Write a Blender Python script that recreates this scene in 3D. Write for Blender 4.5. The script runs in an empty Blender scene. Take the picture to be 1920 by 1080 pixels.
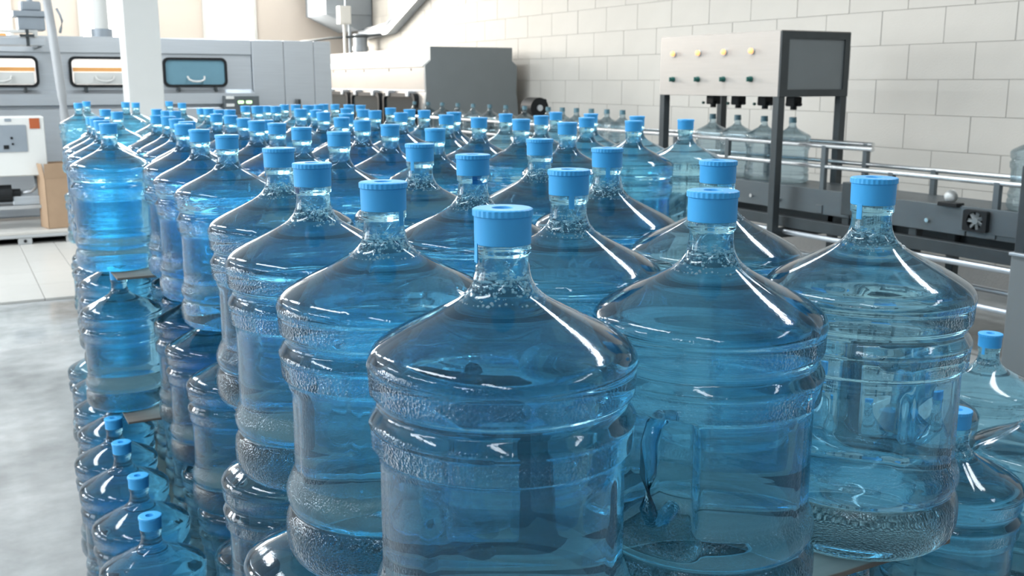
import bpy, bmesh, math, random
from mathutils import Vector, Matrix

random.seed(7)
R = math.radians
PI = math.pi
S = bpy.context.scene
COL = S.collection
EYE = 1.64

# ------------------------------------------------------------------ camera
cam = bpy.data.objects.new('camera', bpy.data.cameras.new('camera'))
COL.objects.link(cam)
cam.location = (0, 0, EYE)
cam.rotation_euler = (R(90) - math.atan(387 / 1920), 0, -R(28.6))
cam.data.sensor_width = 36
cam.data.lens = 36
cam.data.clip_start = 0.02
cam.data.clip_end = 100
cam.data.dof.use_dof = True
cam.data.dof.focus_distance = 1.35
cam.data.dof.aperture_fstop = 13
S.camera = cam

# ------------------------------------------------------------------ world, lights, exposure
W = bpy.data.worlds.new('world')
S.world = W
W.use_nodes = True
W.node_tree.nodes['Background'].inputs[0].default_value = (.75, .88, 1, 1)
W.node_tree.nodes['Background'].inputs[1].default_value = 1.0
S.view_settings.view_transform = 'Standard'
S.view_settings.look = 'None'
S.view_settings.exposure = 0.38
S.view_settings.gamma = 1.0
S.view_settings.use_curve_mapping = False
cy = S.cycles
cy.max_bounces = 20
cy.diffuse_bounces = 2
cy.glossy_bounces = 4
cy.transmission_bounces = 18
cy.transparent_max_bounces = 30
cy.caustics_reflective = False
cy.caustics_refractive = True
cy.sample_clamp_indirect = 6.0
cy.sample_clamp_direct = 12.0


def area(name, loc, rot, sx, sy, power, color):
    d = bpy.data.lights.new(name, 'AREA')
    d.shape = 'RECTANGLE'
    d.size, d.size_y = sx, sy
    d.energy = power
    d.color = color
    o = bpy.data.objects.new(name, d)
    o.location = loc
    o.rotation_euler = rot
    COL.objects.link(o)
    return o


CEIL = 4.4
WARM, COOL = (1.0, .93, .84), (.86, .94, 1.0)
# rows of long ceiling tubes running along the hall
for x in (-4.2, -1.3, 3.7):
    for y, pw in ((-2.0, 32), (2.2, 80), (6.4, 90), (10.6, 80), (14.8, 60)):
        area('ceiling_tube', (x, y, CEIL - .25), (0, 0, 0), 0.34, 2.6, pw, (.90, .96, 1.0))
# daylight through the windows of the left wall and of the far wall
for k in range(3):
    area('window_daylight', (-6.88, 5.0 + 2.9 * k, 2.35), (0, R(-90), 0), 2.1, 2.0, (12, 45, 130)[k], COOL)
area('window_daylight', (2.4, 19.7, 3.1), (R(-90), 0, 0), 7.5, 1.9, 700, WARM)


# ------------------------------------------------------------------ helpers
def tag(o, label=None, cat=None, group=None, kind=None):
    if label:
        o['label'] = label
    if cat:
        o['category'] = cat
    if group:
        o['group'] = group
    if kind:
        o['kind'] = kind
    return o


def empty(name, loc=(0, 0, 0), rz=0.0):
    o = bpy.data.objects.new(name, None)
    o.empty_display_size = .05
    o.location = loc
    o.rotation_euler = (0, 0, rz)
    COL.objects.link(o)
    return o


class MB:
    """collects simple shapes into one bmesh"""

    def __init__(self):
        self.bm = bmesh.new()

    def box(self, x0, x1, y0, y1, z0, z1, bev=0.0, M=None):
        vs = [self.bm.verts.new((x, y, z)) for z in (z0, z1) for y in (y0, y1) for x in (x0, x1)]
        f = [(0, 2, 3, 1), (4, 5, 7, 6), (0, 1, 5, 4), (2, 6, 7, 3), (0, 4, 6, 2), (1, 3, 7, 5)]
        fs = [self.bm.faces.new([vs[i] for i in q]) for q in f]
        if bev:
            es = list({e for q in fs for e in q.edges})
            r = bmesh.ops.bevel(self.bm, geom=es, offset=bev, segments=2, profile=.5, affect='EDGES')
            vs = list({v for q in r['faces'] for v in q.verts} | {v for v in vs if v.is_valid})
        if M is not None:
            bmesh.ops.transform(self.bm, matrix=M, verts=[v for v in vs if v.is_valid])
        return self

    def rod(self, a, b, r, n=12, r2=None):
        a, b = Vector(a), Vector(b)
        d = (b - a)
        q = d.to_track_quat('Z', 'Y').to_matrix().to_4x4()
        q.translation = (a + b) / 2
        bmesh.ops.create_cone(self.bm, cap_ends=True, segments=n, radius1=r, radius2=r if r2 is None else r2,
                              depth=d.length, matrix=q)
        return self

    def tube(self, pts, r, n=10):
        pts = [Vector(p) for p in pts]
        rings = []
        up = Vector((0, 0, 1))
        for i, p in enumerate(pts):
            t = (pts[min(i + 1, len(pts) - 1)] - pts[max(i - 1, 0)]).normalized()
            s = t.cross(up)
            if s.length < .05:
                s = t.cross(Vector((1, 0, 0)))
            s.normalize()
            u = s.cross(t)
            rings.append([self.bm.verts.new(p + (s * math.cos(k * 2 * PI / n) + u * math.sin(k * 2 * PI / n)) * r)
                          for k in range(n)])
        for A, B in zip(rings, rings[1:]):
            for k in range(n):
                self.bm.faces.new((A[k], A[(k + 1) % n], B[(k + 1) % n], B[k]))
        self.bm.faces.new(rings[0][::-1])
        self.bm.faces.new(rings[-1])
        return self

    def prism(self, pts, axis, a, b):
        """polygon pts (2D) swept along axis from a to b; axis 'x': pts=(y,z), 'y': pts=(x,z), 'z': pts=(x,y)"""
        def P(p, t):
            return {'x': (t, p[0], p[1]), 'y': (p[0], t, p[1]), 'z': (p[0], p[1], t)}[axis]
        A = [self.bm.verts.new(P(p, a)) for p in pts]
        B = [self.bm.verts.new(P(p, b)) for p in pts]
        n = len(pts)
        self.bm.faces.new(A)
        self.bm.faces.new(B[::-1])
        for i in range(n):
            self.bm.faces.new((A[i], B[i], B[(i + 1) % n], A[(i + 1) % n]))
        return self

    def frame(self, outer, inner, axis, a, b):
        """ring between two outlines with the same count of points"""
        def P(p, t):
            return {'x': (t, p[0], p[1]), 'y': (p[0], t, p[1])}[axis]
        n = len(outer)
        V = [[self.bm.verts.new(P(p, t)) for p in o] for o in (outer, inner) for t in (a, b)]
        oa, ob, ia, ib = V
        for i in range(n):
            j = (i + 1) % n
            self.bm.faces.new((oa[i], oa[j], ia[j], ia[i]))
            self.bm.faces.new((ob[i], ib[i], ib[j], ob[j]))
            self.bm.faces.new((oa[i], ob[i], ob[j], oa[j]))
            self.bm.faces.new((ia[i], ia[j], ib[j], ib[i]))
        return self

    def lathe(self, prof, n=32, c=(0, 0)):
        rings = []
        for z, r in prof:
            if r < 1e-6:
                rings.append([self.bm.verts.new((c[0], c[1], z))])
            else:
                rings.append([self.bm.verts.new((c[0] + r * math.cos(2 * PI * k / n), c[1] + r * math.sin(2 * PI * k / n), z))
                              for k in range(n)])
        for A, B in zip(rings, rings[1:]):
            for k in range(n):
                k2 = (k + 1) % n
                if len(A) == 1 and len(B) == 1:
                    continue
                if len(A) == 1:
                    self.bm.faces.new((A[0], B[k2], B[k]))
                elif len(B) == 1:
                    self.bm.faces.new((A[k], A[k2], B[0]))
                else:
                    self.bm.faces.new((A[k], A[k2], B[k2], B[k]))
        return self

    def mesh(self, name, mat, smooth=False, fix=True):
        if fix:
            bmesh.ops.recalc_face_normals(self.bm, faces=self.bm.faces[:])
        me = bpy.data.meshes.new(name)
        self.bm.to_mesh(me)
        self.bm.free()
        for m in (mat if isinstance(mat, (list, tuple)) else [mat]):
            me.materials.append(m)
        if smooth:
            me.polygons.foreach_set('use_smooth', [True] * len(me.polygons))
            if smooth != 'all':
                me.set_sharp_from_angle(angle=R(40))
        return me

    def obj(self, name, mat, parent=None, smooth=False, loc=None):
        o = bpy.data.objects.new(name, self.mesh(name, mat, smooth))
        COL.objects.link(o)
        if parent:
            o.parent = parent
        if loc:
            o.location = loc
        return o


def rrect(x0, x1, z0, z1, r, n=5):
    pts = []
    for cx, cz, a in ((x1 - r, z1 - r, 0), (x0 + r, z1 - r, 90), (x0 + r, z0 + r, 180), (x1 - r, z0 + r, 270)):
        for k in range(n + 1):
            t = R(a + 90 * k / n)
            pts.append((cx + r * math.cos(t), cz + r * math.sin(t)))
    return pts


# ------------------------------------------------------------------ materials
def new_mat(name):
    m = bpy.data.materials.new(name)
    m.use_nodes = True
    nt = m.node_tree
    return m, nt, nt.nodes['Principled BSDF'], nt.nodes['Material Output']


def N(nt, t, **kw):
    n = nt.nodes.new(t)
    for k, v in kw.items():
        if k.startswith('i_'):
            n.inputs[k[2:].replace('_', ' ')].default_value = v
        else:
            setattr(n, k, v)
    return n


def pbr(name, col, rough=.5, metal=0.0, var=.08, scale=6.0, bump=.0, bscale=60.0, stretch=None, spec=.5):
    m, nt, b, out = new_mat(name)
    tc = N(nt, 'ShaderNodeTexCoord')
    mp = N(nt, 'ShaderNodeMapping')
    if stretch:
        mp.inputs['Scale'].default_value = stretch
    nt.links.new(tc.outputs['Object'], mp.inputs['Vector'])
    nz = N(nt, 'ShaderNodeTexNoise')
    nz.inputs['Scale'].default_value = scale
    nz.inputs['Detail'].default_value = 5
    nt.links.new(mp.outputs[0], nz.inputs['Vector'])
    mx = N(nt, 'ShaderNodeMix', data_type='RGBA')
    mx.inputs[6].default_value = tuple(c * (1 - var) for c in col) + (1,)
    mx.inputs[7].default_value = tuple(min(1, c * (1 + var)) for c in col) + (1,)
    nt.links.new(nz.outputs['Fac'], mx.inputs[0])
    nt.links.new(mx.outputs[2], b.inputs['Base Color'])
    b.inputs['Roughness'].default_value = rough
    b.inputs['Metallic'].default_value = metal
    b.inputs['Specular IOR Level'].default_value = spec
    if bump:
        n2 = N(nt, 'ShaderNodeTexNoise')
        n2.inputs['Scale'].default_value = bscale
        n2.inputs['Detail'].default_value = 4
        nt.links.new(mp.outputs[0], n2.inputs['Vector'])
        bp = N(nt, 'ShaderNodeBump')
        bp.inputs['Strength'].default_value = bump
        bp.inputs['Distance'].default_value = .01
        nt.links.new(n2.outputs['Fac'], bp.inputs['Height'])
        nt.links.new(bp.outputs[0], b.inputs['Normal'])
    return m


def emit(name, col, strength):
    m, nt, b, out = new_mat(name)
    b.inputs['Base Color'].default_value = (*col, 1)
    b.inputs['Emission Color'].default_value = (*col, 1)
    b.inputs['Emission Strength'].default_value = strength
    return m


def bottle_mat(name, tint_mid, tint_edge, gloss=1.0, lens=0.0, haze=0.0, haze_col=(.20, .62, .95, 1)):
    """thin clear plastic wall: tinted see-through, mirror-like at glancing angles, beaded bands at the ribs"""
    m, nt, b, out = new_mat(name)
    nt.nodes.remove(b)
    tc = N(nt, 'ShaderNodeTexCoord')
    sep = N(nt, 'ShaderNodeSeparateXYZ')
    nt.links.new(tc.outputs['Object'], sep.inputs[0])
    # mask of the beaded (condensation) bands by height
    ramp = N(nt, 'ShaderNodeValToRGB')
    ramp.color_ramp.interpolation = 'LINEAR'
    els = [(0.0, 0.2), (.03, .55), (.06, .35), (.075, .0), (.115, .5), (.16, .12), (.23, .1), (.25, .8), (.272, .75), (.28, 0),
           (.298, .05), (.31, .8), (.325, .75), (.34, .02), (.40, 0), (.485, 0)]
    cr = ramp.color_ramp
    while len(cr.elements) > 1:
        cr.elements.remove(cr.elements[-1])
    cr.elements[0].position = 0
    cr.elements[0].color = (els[0][1],) * 3 + (1,)
    for p, v in els[1:]:
        e = cr.elements.new(p / .5)
        e.color = (v, v, v, 1)
    dv = N(nt, 'ShaderNodeMath', operation='MULTIPLY')
    dv.inputs[1].default_value = 2.0
    nt.links.new(sep.outputs[2], dv.inputs[0])
    nt.links.new(dv.outputs[0], ramp.inputs[0])
    vo = N(nt, 'ShaderNodeTexVoronoi')
    vo.inputs['Scale'].default_value = 330
    nt.links.new(tc.outputs['Object'], vo.inputs['Vector'])
    nz = N(nt, 'ShaderNodeTexNoise')
    nz.inputs['Scale'].default_value = 14
    nz.inputs['Detail'].default_value = 2
    nt.links.new(tc.outputs['Object'], nz.inputs['Vector'])
    b1 = N(nt, 'ShaderNodeBump')
    b1.inputs['Strength'].default_value = .015
    b1.inputs['Distance'].default_value = .01
    nt.links.new(nz.outputs['Fac'], b1.inputs['Height'])
    b2 = N(nt, 'ShaderNodeBump')
    b2.inputs['Distance'].default_value = .003
    nt.links.new(ramp.outputs[0], b2.inputs['Strength'])
    nt.links.new(vo.outputs['Distance'], b2.inputs['Height'])
    nt.links.new(b1.outputs[0], b2.inputs['Normal'])
    lw = N(nt, 'ShaderNodeLayerWeight')
    lw.inputs['Blend'].default_value = .5
    nt.links.new(b2.outputs[0], lw.inputs['Normal'])
    p3 = N(nt, 'ShaderNodeMath', operation='POWER')
    p3.inputs[1].default_value = 2.6
    nt.links.new(lw.outputs['Facing'], p3.inputs[0])
    tint = N(nt, 'ShaderNodeMix', data_type='RGBA')
    tint.inputs[6].default_value = (*tint_mid, 1)
    tint.inputs[7].default_value = (*tint_edge, 1)
    nt.links.new(p3.outputs[0], tint.inputs[0])
    tr = N(nt, 'ShaderNodeBsdfTransparent')
    nt.links.new(tint.outputs[2], tr.inputs[0])
    see = tr
    if lens:                      # the water inside bends what lies behind
        rf = N(nt, 'ShaderNodeBsdfRefraction')
        rf.inputs['IOR'].default_value = 1.33
        rf.inputs['Roughness'].default_value = 0
        nt.links.new(tint.outputs[2], rf.inputs['Color'])
        nt.links.new(b1.outputs[0], rf.inputs['Normal'])
        see = N(nt, 'ShaderNodeMixShader')
        see.inputs[0].default_value = lens
        nt.links.new(tr.outputs[0], see.inputs[1])
        nt.links.new(rf.outputs[0], see.inputs[2])
    if haze:                      # a trace of milky scatter in the plastic
        ts = N(nt, 'ShaderNodeBsdfTranslucent')
        ts.inputs['Color'].default_value = haze_col
        hz = N(nt, 'ShaderNodeMixShader')
        hz.inputs[0].default_value = haze
        nt.links.new(see.outputs[0], hz.inputs[1])
        nt.links.new(ts.outputs[0], hz.inputs[2])
        see = hz
    # Schlick reflectance
    p5 = N(nt, 'ShaderNodeMath', operation='POWER')
    p5.inputs[1].default_value = 3.9
    nt.links.new(lw.outputs['Facing'], p5.inputs[0])
    fr = N(nt, 'ShaderNodeMapRange')
    fr.inputs['To Min'].default_value = .036 * gloss
    fr.inputs['To Max'].default_value = .85 * gloss
    nt.links.new(p5.outputs[0], fr.inputs['Value'])
    gl = N(nt, 'ShaderNodeBsdfGlossy')
    gl.inputs['Roughness'].default_value = .06
    gl.inputs['Color'].default_value = (.95, .98, 1, 1)
    nt.links.new(b2.outputs[0], gl.inputs['Normal'])
    mix = N(nt, 'ShaderNodeMixShader')
    nt.links.new(fr.outputs[0], mix.inputs[0])
    nt.links.new(see.outputs[0], mix.inputs[1])
    nt.links.new(gl.outputs[0], mix.inputs[2])
    nt.links.new(mix.outputs[0], out.inputs['Surface'])
    return m


M = {}
M['bottle'] = bottle_mat('clear_blue_plastic', (.645, .90, .985), (.47, .79, .95), 1.0, .75, .042)
M['empty'] = bottle_mat('clear_grey_plastic', (.74, .83, .87), (.42, .56, .62), 1.0, .3)
M['froth'] = bottle_mat('bubble_film', (.96, .985, 1), (.85, .94, .98), 1.6, 0, .65, (.95, .98, 1, 1))
M['cap'] = pbr('blue_cap_plastic', (.075, .49, 1.0), .42, var=.04, scale=30)
nt_ = M['cap'].node_tree                         # moulded caps let some light through
tl_ = N(nt_, 'ShaderNodeBsdfTranslucent')
tl_.inputs['Color'].default_value = (.15, .60, 1.0, 1)
mx_ = N(nt_, 'ShaderNodeMixShader')
mx_.inputs[0].default_value = .14
nt_.links.new(nt_.nodes['Principled BSDF'].outputs[0], mx_.inputs[1])
nt_.links.new(tl_.outputs[0], mx_.inputs[2])
nt_.links.new(mx_.outputs[0], nt_.nodes['Material Output'].inputs['Surface'])
M['steel'] = pbr('brushed_steel', (.60, .64, .68), .36, .7, var=.1, scale=3, stretch=(1, 1, 30))
M['steel_pale'] = pbr('pale_steel', (.46, .43, .40), .42, .5, var=.06, scale=3, stretch=(1, 1, 20))
M['steel_rail'] = pbr('polished_rail', (.72, .74, .75), .2, .95, var=.05)
M['dark_steel'] = pbr('dark_painted_steel', (.055, .065, .07), .42, .4, var=.2, scale=9)
M['grey_panel'] = pbr('grey_panel_paint', (.20, .225, .235), .5, .2, var=.06, scale=4)
M['beam'] = pbr('dull_steel_beam', (.125, .145, .155), .45, .6, var=.2, scale=7, stretch=(1, .3, 1))
M['black'] = pbr('black_rubber', (.012, .014, .016), .5, 0, var=.2, spec=.25)
M['white'] = pbr('white_paint', (.70, .715, .70), .5, 0, var=.03)
M['wall'] = pbr('pale_block', (.63, .61, .565), .75, 0, var=.045, scale=2.5, bump=.25, bscale=90)
M['mortar'] = pbr('grey_mortar', (.42, .415, .40), .9, 0, var=.1, scale=20, bump=.4)
M['plaster'] = pbr('warm_plaster', (.68, .62, .56), .85, 0, var=.05, scale=1.2, bump=.15)
M['ceiling'] = pbr('white_ceiling', (.78, .79, .79), .9, 0, var=.05)
M['tile'] = pbr('pale_floor_tile', (.55, .54, .51), .3, 0, var=.05, scale=5)
M['cardboard'] = pbr('cardboard', (.42, .29, .19), .8, 0, var=.1, scale=8)
M['board'] = pbr('plywood', (.15, .137, .122), .7, 0, var=.25, scale=5, stretch=(1, 12, 1))
M['duct'] = pbr('galvanised_duct', (.31, .355, .40), .45, .4, var=.12, scale=5)
M['orange'] = pbr('orange_stripe', (.85, .42, .14), .6, 0)
M['rust'] = pbr('rust_red_plate', (.42, .10, .03), .6, 0)
M['green'] = pbr('green_knob', (.01, .10, .085), .35, 0)
M['pallet'] = pbr('grey_pallet_plastic', (.40, .42, .43), .6, 0)
M['hose'] = pbr('pale_hose', (.40, .42, .44), .4, 0)
M['neck'] = pbr('dark_teal_plastic', (.10, .21, .26), .4, 0)
M['washer'] = pbr('satin_washer_steel', (.36, .335, .31), .45, .3, var=.06, scale=3)
M['smoked'] = pbr('smoked_glass', (.02, .028, .032), .12, 0, var=.1, spec=.2)
M['lamp'] = emit('orange_lamp', (1.0, .40, .15), 1.25)
M['led'] = emit('green_display', (.55, 1.0, .45), 1.5)
M['sky'] = emit('bright_window', (1.0, .985, .96), 3.0)
M['lit'] = emit('lit_cabin', (1.0, .97, .93), .55)


def floor_mat():
    m, nt, b, out = new_mat('worn_concrete')
    tc = N(nt, 'ShaderNodeTexCoord')
    n1 = N(nt, 'ShaderNodeTexNoise', i_Scale=.9, i_Detail=7.0, i_Roughness=.62)
    n2 = N(nt, 'ShaderNodeTexNoise', i_Scale=7.0, i_Detail=6.0)
    nt.links.new(tc.outputs['Object'], n1.inputs['Vector'])
    nt.links.new(tc.outputs['Object'], n2.inputs['Vector'])
    r1 = N(nt, 'ShaderNodeValToRGB')
    r1.color_ramp.elements[0].position = .34
    r1.color_ramp.elements[0].color = (.19, .21, .215, 1)
    r1.color_ramp.elements[1].position = .62
    r1.color_ramp.elements[1].color = (.45, .47, .475, 1)
    nt.links.new(n1.outputs['Fac'], r1.inputs[0])
    r2 = N(nt, 'ShaderNodeValToRGB')
    r2.color_ramp.elements[0].position = .35
    r2.color_ramp.elements[0].color = (.78, .78, .78, 1)
    r2.color_ramp.elements[1].position = .6
    r2.color_ramp.elements[1].color = (1, 1, 1, 1)
    nt.links.new(n2.outputs['Fac'], r2.inputs[0])
    mx = N(nt, 'ShaderNodeMix', data_type='RGBA', blend_type='MULTIPLY')
    mx.inputs[0].default_value = 1
    nt.links.new(r1.outputs[0], mx.inputs[6])
    nt.links.new(r2.outputs[0], mx.inputs[7])
    nt.links.new(mx.outputs[2], b.inputs['Base Color'])
    # a wet, mirror-like strip beside the tiled part
    sp = N(nt, 'ShaderNodeSeparateXYZ')
    nt.links.new(tc.outputs['Object'], sp.inputs[0])
    wob = N(nt, 'ShaderNodeMath', operation='MULTIPLY_ADD')
    wob.inputs[1].default_value = 1.2
    nt.links.new(n1.outputs['Fac'], wob.inputs[0])
    nt.links.new(sp.outputs[1], wob.inputs[2])
    wet = N(nt, 'ShaderNodeValToRGB')
    cr = wet.color_ramp
    cr.elements[0].position = .0
    cr.elements[0].color = (.42, .42, .42, 1)
    cr.elements[1].position = 1
    cr.elements[1].color = (.3, .3, .3, 1)
    for p, v in ((.745, .36), (.775, .07), (.90, .07), (.92, .3)):
        e = cr.elements.new(p)
        e.color = (v, v, v, 1)
    dv = N(nt, 'ShaderNodeMath', operation='DIVIDE')
    dv.inputs[1].default_value = 10.2
    nt.links.new(wob.outputs[0], dv.inputs[0])
    nt.links.new(dv.outputs[0], wet.inputs[0])
    nt.links.new(wet.outputs[0], b.inputs['Roughness'])
    bp = N(nt, 'ShaderNodeBump')
    bp.inputs['Strength'].default_value = .12
    bp.inputs['Distance'].default_value = .01
    nt.links.new(n2.outputs['Fac'], bp.inputs['Height'])
    nt.links.new(bp.outputs[0], b.inputs['Normal'])
    return m


M['bluepane'] = pbr('tinted_window', (.16, .31, .39), .12, 0)
M['floor'] = floor_mat()


# ------------------------------------------------------------------ the hall
def struct(name, mb, mat, parent=None):
    o = mb.obj(name, mat, parent)
    if parent is None:
        o['kind'] = 'structure'
    return o


XW, YB, XL, YF = 7.2, 20.0, -7.0, -4.0
floor = struct('floor', MB().box(XL - .2, XW + .4, YF - .2, YB + .2, -.15, 0), M['floor'])
struct('ceiling', MB().box(XL - .2, XW + .4, YF - .2, YB + .2, CEIL, CEIL + .15), M['ceiling'])
wl = struct('wall_left', MB().box(XL - .2, XL, YF, YB, 0, CEIL), M['plaster'])
struct('wall_front', MB().box(XL, XW + .2, YF - .2, YF, 0, CEIL), M['grey_panel'])
wb = struct('wall_back', MB().box(XL, XW + .2, YB, YB + .2, 0, CEIL), M['plaster'])
wr = struct('wall_right', MB().box(XW - .014, XW + .25, YF, YB, 0, CEIL), M['mortar'])

# blocks of the right wall, course by course, joints recessed
blk = {}


def block_mesh(L):
    k = round(L, 2)
    if k not in blk:
        blk[k] = MB().box(-.02, .05, -L / 2 + .001, L / 2 - .001, -.1435, .1435, .003).mesh('brick', M['wall'])
    return blk[k]


joint0 = [6.48, 6.18, 6.19, 6.50, 6.20]          # a vertical joint of each course, by course number modulo five
count = 0
rest = MB()
for c in range(0, 15):
    zc = 1.655 + .29 * (c - 5) - .145
    if zc > CEIL - .1 or zc < .1:
        continue
    off = 6.49 if c % 2 else 6.19
    off += (.02, -.01, .0, .03, -.02)[c % 5]
    y = off - .65 * 20
    while y < YB - .1:
        y0, y1 = y, y + .645
        y += .65
        if y1 < YF or y0 < YF or y1 > YB:
            continue
        dx = random.uniform(-.0015, .0015)
        if y0 > 4.3 and .2 < zc < 3.3 and count < 290:
            o = bpy.data.objects.new('brick', block_mesh(.645))
            o.location = (XW + dx, (y0 + y1) / 2, zc)
            o.parent = wr
            COL.objects.link(o)
            count += 1
        else:
            rest.box(XW - .02 + dx, XW + .05, y0 + .003, y1 - .003, zc - .1425, zc + .1425)
ro = rest.obj('brick_courses', M['wall'], wr)
ro['kind'] = 'stuff'

# raised pale tiles on the far part of the floor
tile_me = MB().box(-.158, .158, -.308, .308, 0, .02, .002).mesh('tile', M['tile'])
for i in range(-5, 6):
    for j in range(0, 5):
        o = bpy.data.objects.new('tile', tile_me)
        o.location = (.37 + i * .32, 8.72 + j * .62, 0)
        o.parent = floor
        COL.objects.link(o)

# windows high in the far wall and along the left wall
def window(n, axis, a0, a1, z0, z1, pos):
    root = empty('window_%d' % n)
    root['kind'] = 'structure'
    t = .06
    fr, pn, mu = MB(), MB(), MB()
    if axis == 'y':
        fr.frame([(a0, z0), (a1, z0), (a1, z1), (a0, z1)], [(a0 + t, z0 + t), (a1 - t, z0 + t), (a1 - t, z1 - t), (a0 + t, z1 - t)], 'y', pos - .05, pos + .0)
        pn.box(a0 + t, a1 - t, pos - .02, pos, z0 + t, z1 - t)
    else:
        fr.frame([(a0, z0), (a1, z0), (a1, z1), (a0, z1)], [(a0 + t, z0 + t), (a1 - t, z0 + t), (a1 - t, z1 - t), (a0 + t, z1 - t)], 'x', pos, pos + .05)
        pn.box(pos, pos + .02, a0 + t, a1 - t, z0 + t, z1 - t)
    fr.obj('window_frame', M['white'], root)
    pn.obj('pane', M['sky'], root)


window(1, 'y', 4.35, 5.35, 2.2, 4.1, YB - .001)
window(2, 'y', 2.2, 3.2, 2.2, 4.1, YB - .001)
window(3, 'y', -.6, 1.15, 2.2, 4.1, YB - .001)
for k in range(3):
    window(4 + k, 'x', 3.9 + k * 2.9, 6.1 + k * 2.9, 1.2, 3.5, XL + .001)

# square white pillar
pil = struct('pillar', MB().box(1.55, 1.88, 10.5, 10.83, 0, CEIL, .012), M['white'])


# ------------------------------------------------------------------ bottles
PROF = [(.018, 0), (.016, .03), (.013, .06), (.006, .092), (0, .108), (.003, .118), (.012, .128), (.025, .1335), (.042, .135), (.058, .134),
        (.068, .1302), (.074, .1268), (.080, .130), (.088, .1325), (.098, .1325), (.107, .1295), (.116, .1255), (.130, .1245),
        (.155, .1245), (.18, .1245), (.205, .1245), (.228, .1245), (.238, .1256), (.243, .1275), (.247, .1316), (.250, .1322), (.262, .1328), (.270, .1334), (.274, .1349), (.278, .1345),
        (.285, .1306), (.290, .1275), (.2955, .1268), (.299, .1282), (.302, .1322), (.306, .1335), (.318, .1342), (.327, .1346), (.332, .1358), (.336, .1356), (.343, .1328), (.350, .1268),
        (.358, .1145), (.367, .0975), (.378, .075), (.388, .0555), (.396, .0420), (.404, .0338), (.412, .0290), (.420, .0266), (.428, .0256),
        (.436, .0252), (.4395, .0262), (.441, .0275), (.447, .0278), (.450, .0275), (.4515, .0255), (.478, .0255)]


def smooth_prof(P, k):
    out = []
    for i in range(len(P) - 1):
        p0, p1, p2, p3 = P[max(i - 1, 0)], P[i], P[i + 1], P[min(i + 2, len(P) - 1)]
        for s in range(k):
            t = s / k
            q = []
            for d in (0, 1):
                a, b, c, e = p0[d], p1[d], p2[d], p3[d]
                q.append(.5 * (2 * b + (c - a) * t + (2 * a - 5 * b + 4 * c - e) * t * t + (3 * b - a - 3 * c + e) * t ** 3))
            out.append((q[0], max(q[1], 0)))
    out.append(P[-1])
    return out


def sst(a, b, x):
    t = min(1, max(0, (x - a) / (b - a)))
    return t * t * (3 - 2 * t)


def bottle_mesh(name, n, k, mat, grip=False, panel=False, seam=False):
    prof = smooth_prof(PROF, k)
    bm = bmesh.new()
    rings = []
    for z, r in prof:
        if r < 1e-5:
            rings.append([bm.verts.new((0, 0, z))])
            continue
        ring = []
        for i in range(n):
            a = 2 * PI * i / n
            rr = r
            if grip:                       # hand hold pressed into the side at angle 0
                da = abs((a + PI) % (2 * PI) - PI)
                m = (1 - sst(R(21), R(30), da)) * sst(.085, .13, z) * (1 - sst(.225, .25, z))
                rr -= .058 * m
            if panel:                      # pressed label field at angle 180 with a crisp edge
                da = abs(a - PI)
                m = (1 - sst(R(46), R(49), da)) * sst(.118, .122, z) * (1 - sst(.226, .230, z))
                rr -= .0035 * m
            if seam and z < .43 and z > .02:
                if i in (n // 4, 3 * n // 4):
                    rr += .0016
            ring.append(bm.verts.new((rr * math.cos(a), rr * math.sin(a), z)))
        rings.append(ring)
    for A, B in zip(rings, rings[1:]):
        for i in range(n):
            j = (i + 1) % n
            if len(A) == 1:
                bm.faces.new((A[0], B[j], B[i]))
            else:
                bm.faces.new((A[i], A[j], B[j], B[i]))
    bmesh.ops.recalc_face_normals(bm, faces=bm.faces[:])
    me = bpy.data.meshes.new(name)
    bm.to_mesh(me)
    bm.free()
    me.materials.append(mat)
    me.polygons.foreach_set('use_smooth', [True] * len(me.polygons))
    return me


def cap_mesh(n):
    bm = bmesh.new()
    prof = [(.450, .0262, 0), (.450, .0278, 0), (.452, .0281, 0), (.4765, .0284, 0), (.4772, .0286, 0), (.4778, .0292, 1), (.4838, .0292, 1), (.4848, .0284, 0),
            (.485, .027, 0), (.485, .0112, 0), (.4838, .0104, 0), (.475, .0098, 0), (.475, 0, 0)]
    rings = []
    for z, r, t in prof:
        if r == 0:
            rings.append([bm.verts.new((0, 0, z))])
        else:
            rings.append([bm.verts.new(((r + (.0007 if t and (i // 2) % 2 else 0)) * math.cos(2 * PI * i / n),
                                        (r + (.0007 if t and (i // 2) % 2 else 0)) * math.sin(2 * PI * i / n), z)) for i in range(n)])
    for A, B in zip(rings, rings[1:]):
        for i in range(n):
            j = (i + 1) % n
            if len(B) == 1:
                bm.faces.new((A[i], A[j], B[0]))
            else:
                bm.faces.new((A[i], A[j], B[j], B[i]))
    bmesh.ops.recalc_face_normals(bm, faces=bm.faces[:])
    me = bpy.data.meshes.new('cap')
    bm.to_mesh(me)
    bm.free()
    me.materials.append(M['cap'])
    me.polygons.foreach_set('use_smooth', [True] * len(me.polygons))
    me.set_sharp_from_angle(angle=R(35))
    return me


def tab_mesh():
    mb = MB()
    r = .0285
    for a0 in range(-8, 8, 4):
        a, b = R(a0), R(a0 + 4)
        z0 = .432
        pts = [((r - .0012) * math.cos(a), (r - .0012) * math.sin(a)), (r * math.cos(a), r * math.sin(a)),
               (r * math.cos(b), r * math.sin(b)), ((r - .0012) * math.cos(b), (r - .0012) * math.sin(b))]
        mb.prism(pts, 'z', z0, .4515)
    return mb.mesh('pull_tab', M['cap'])


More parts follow.
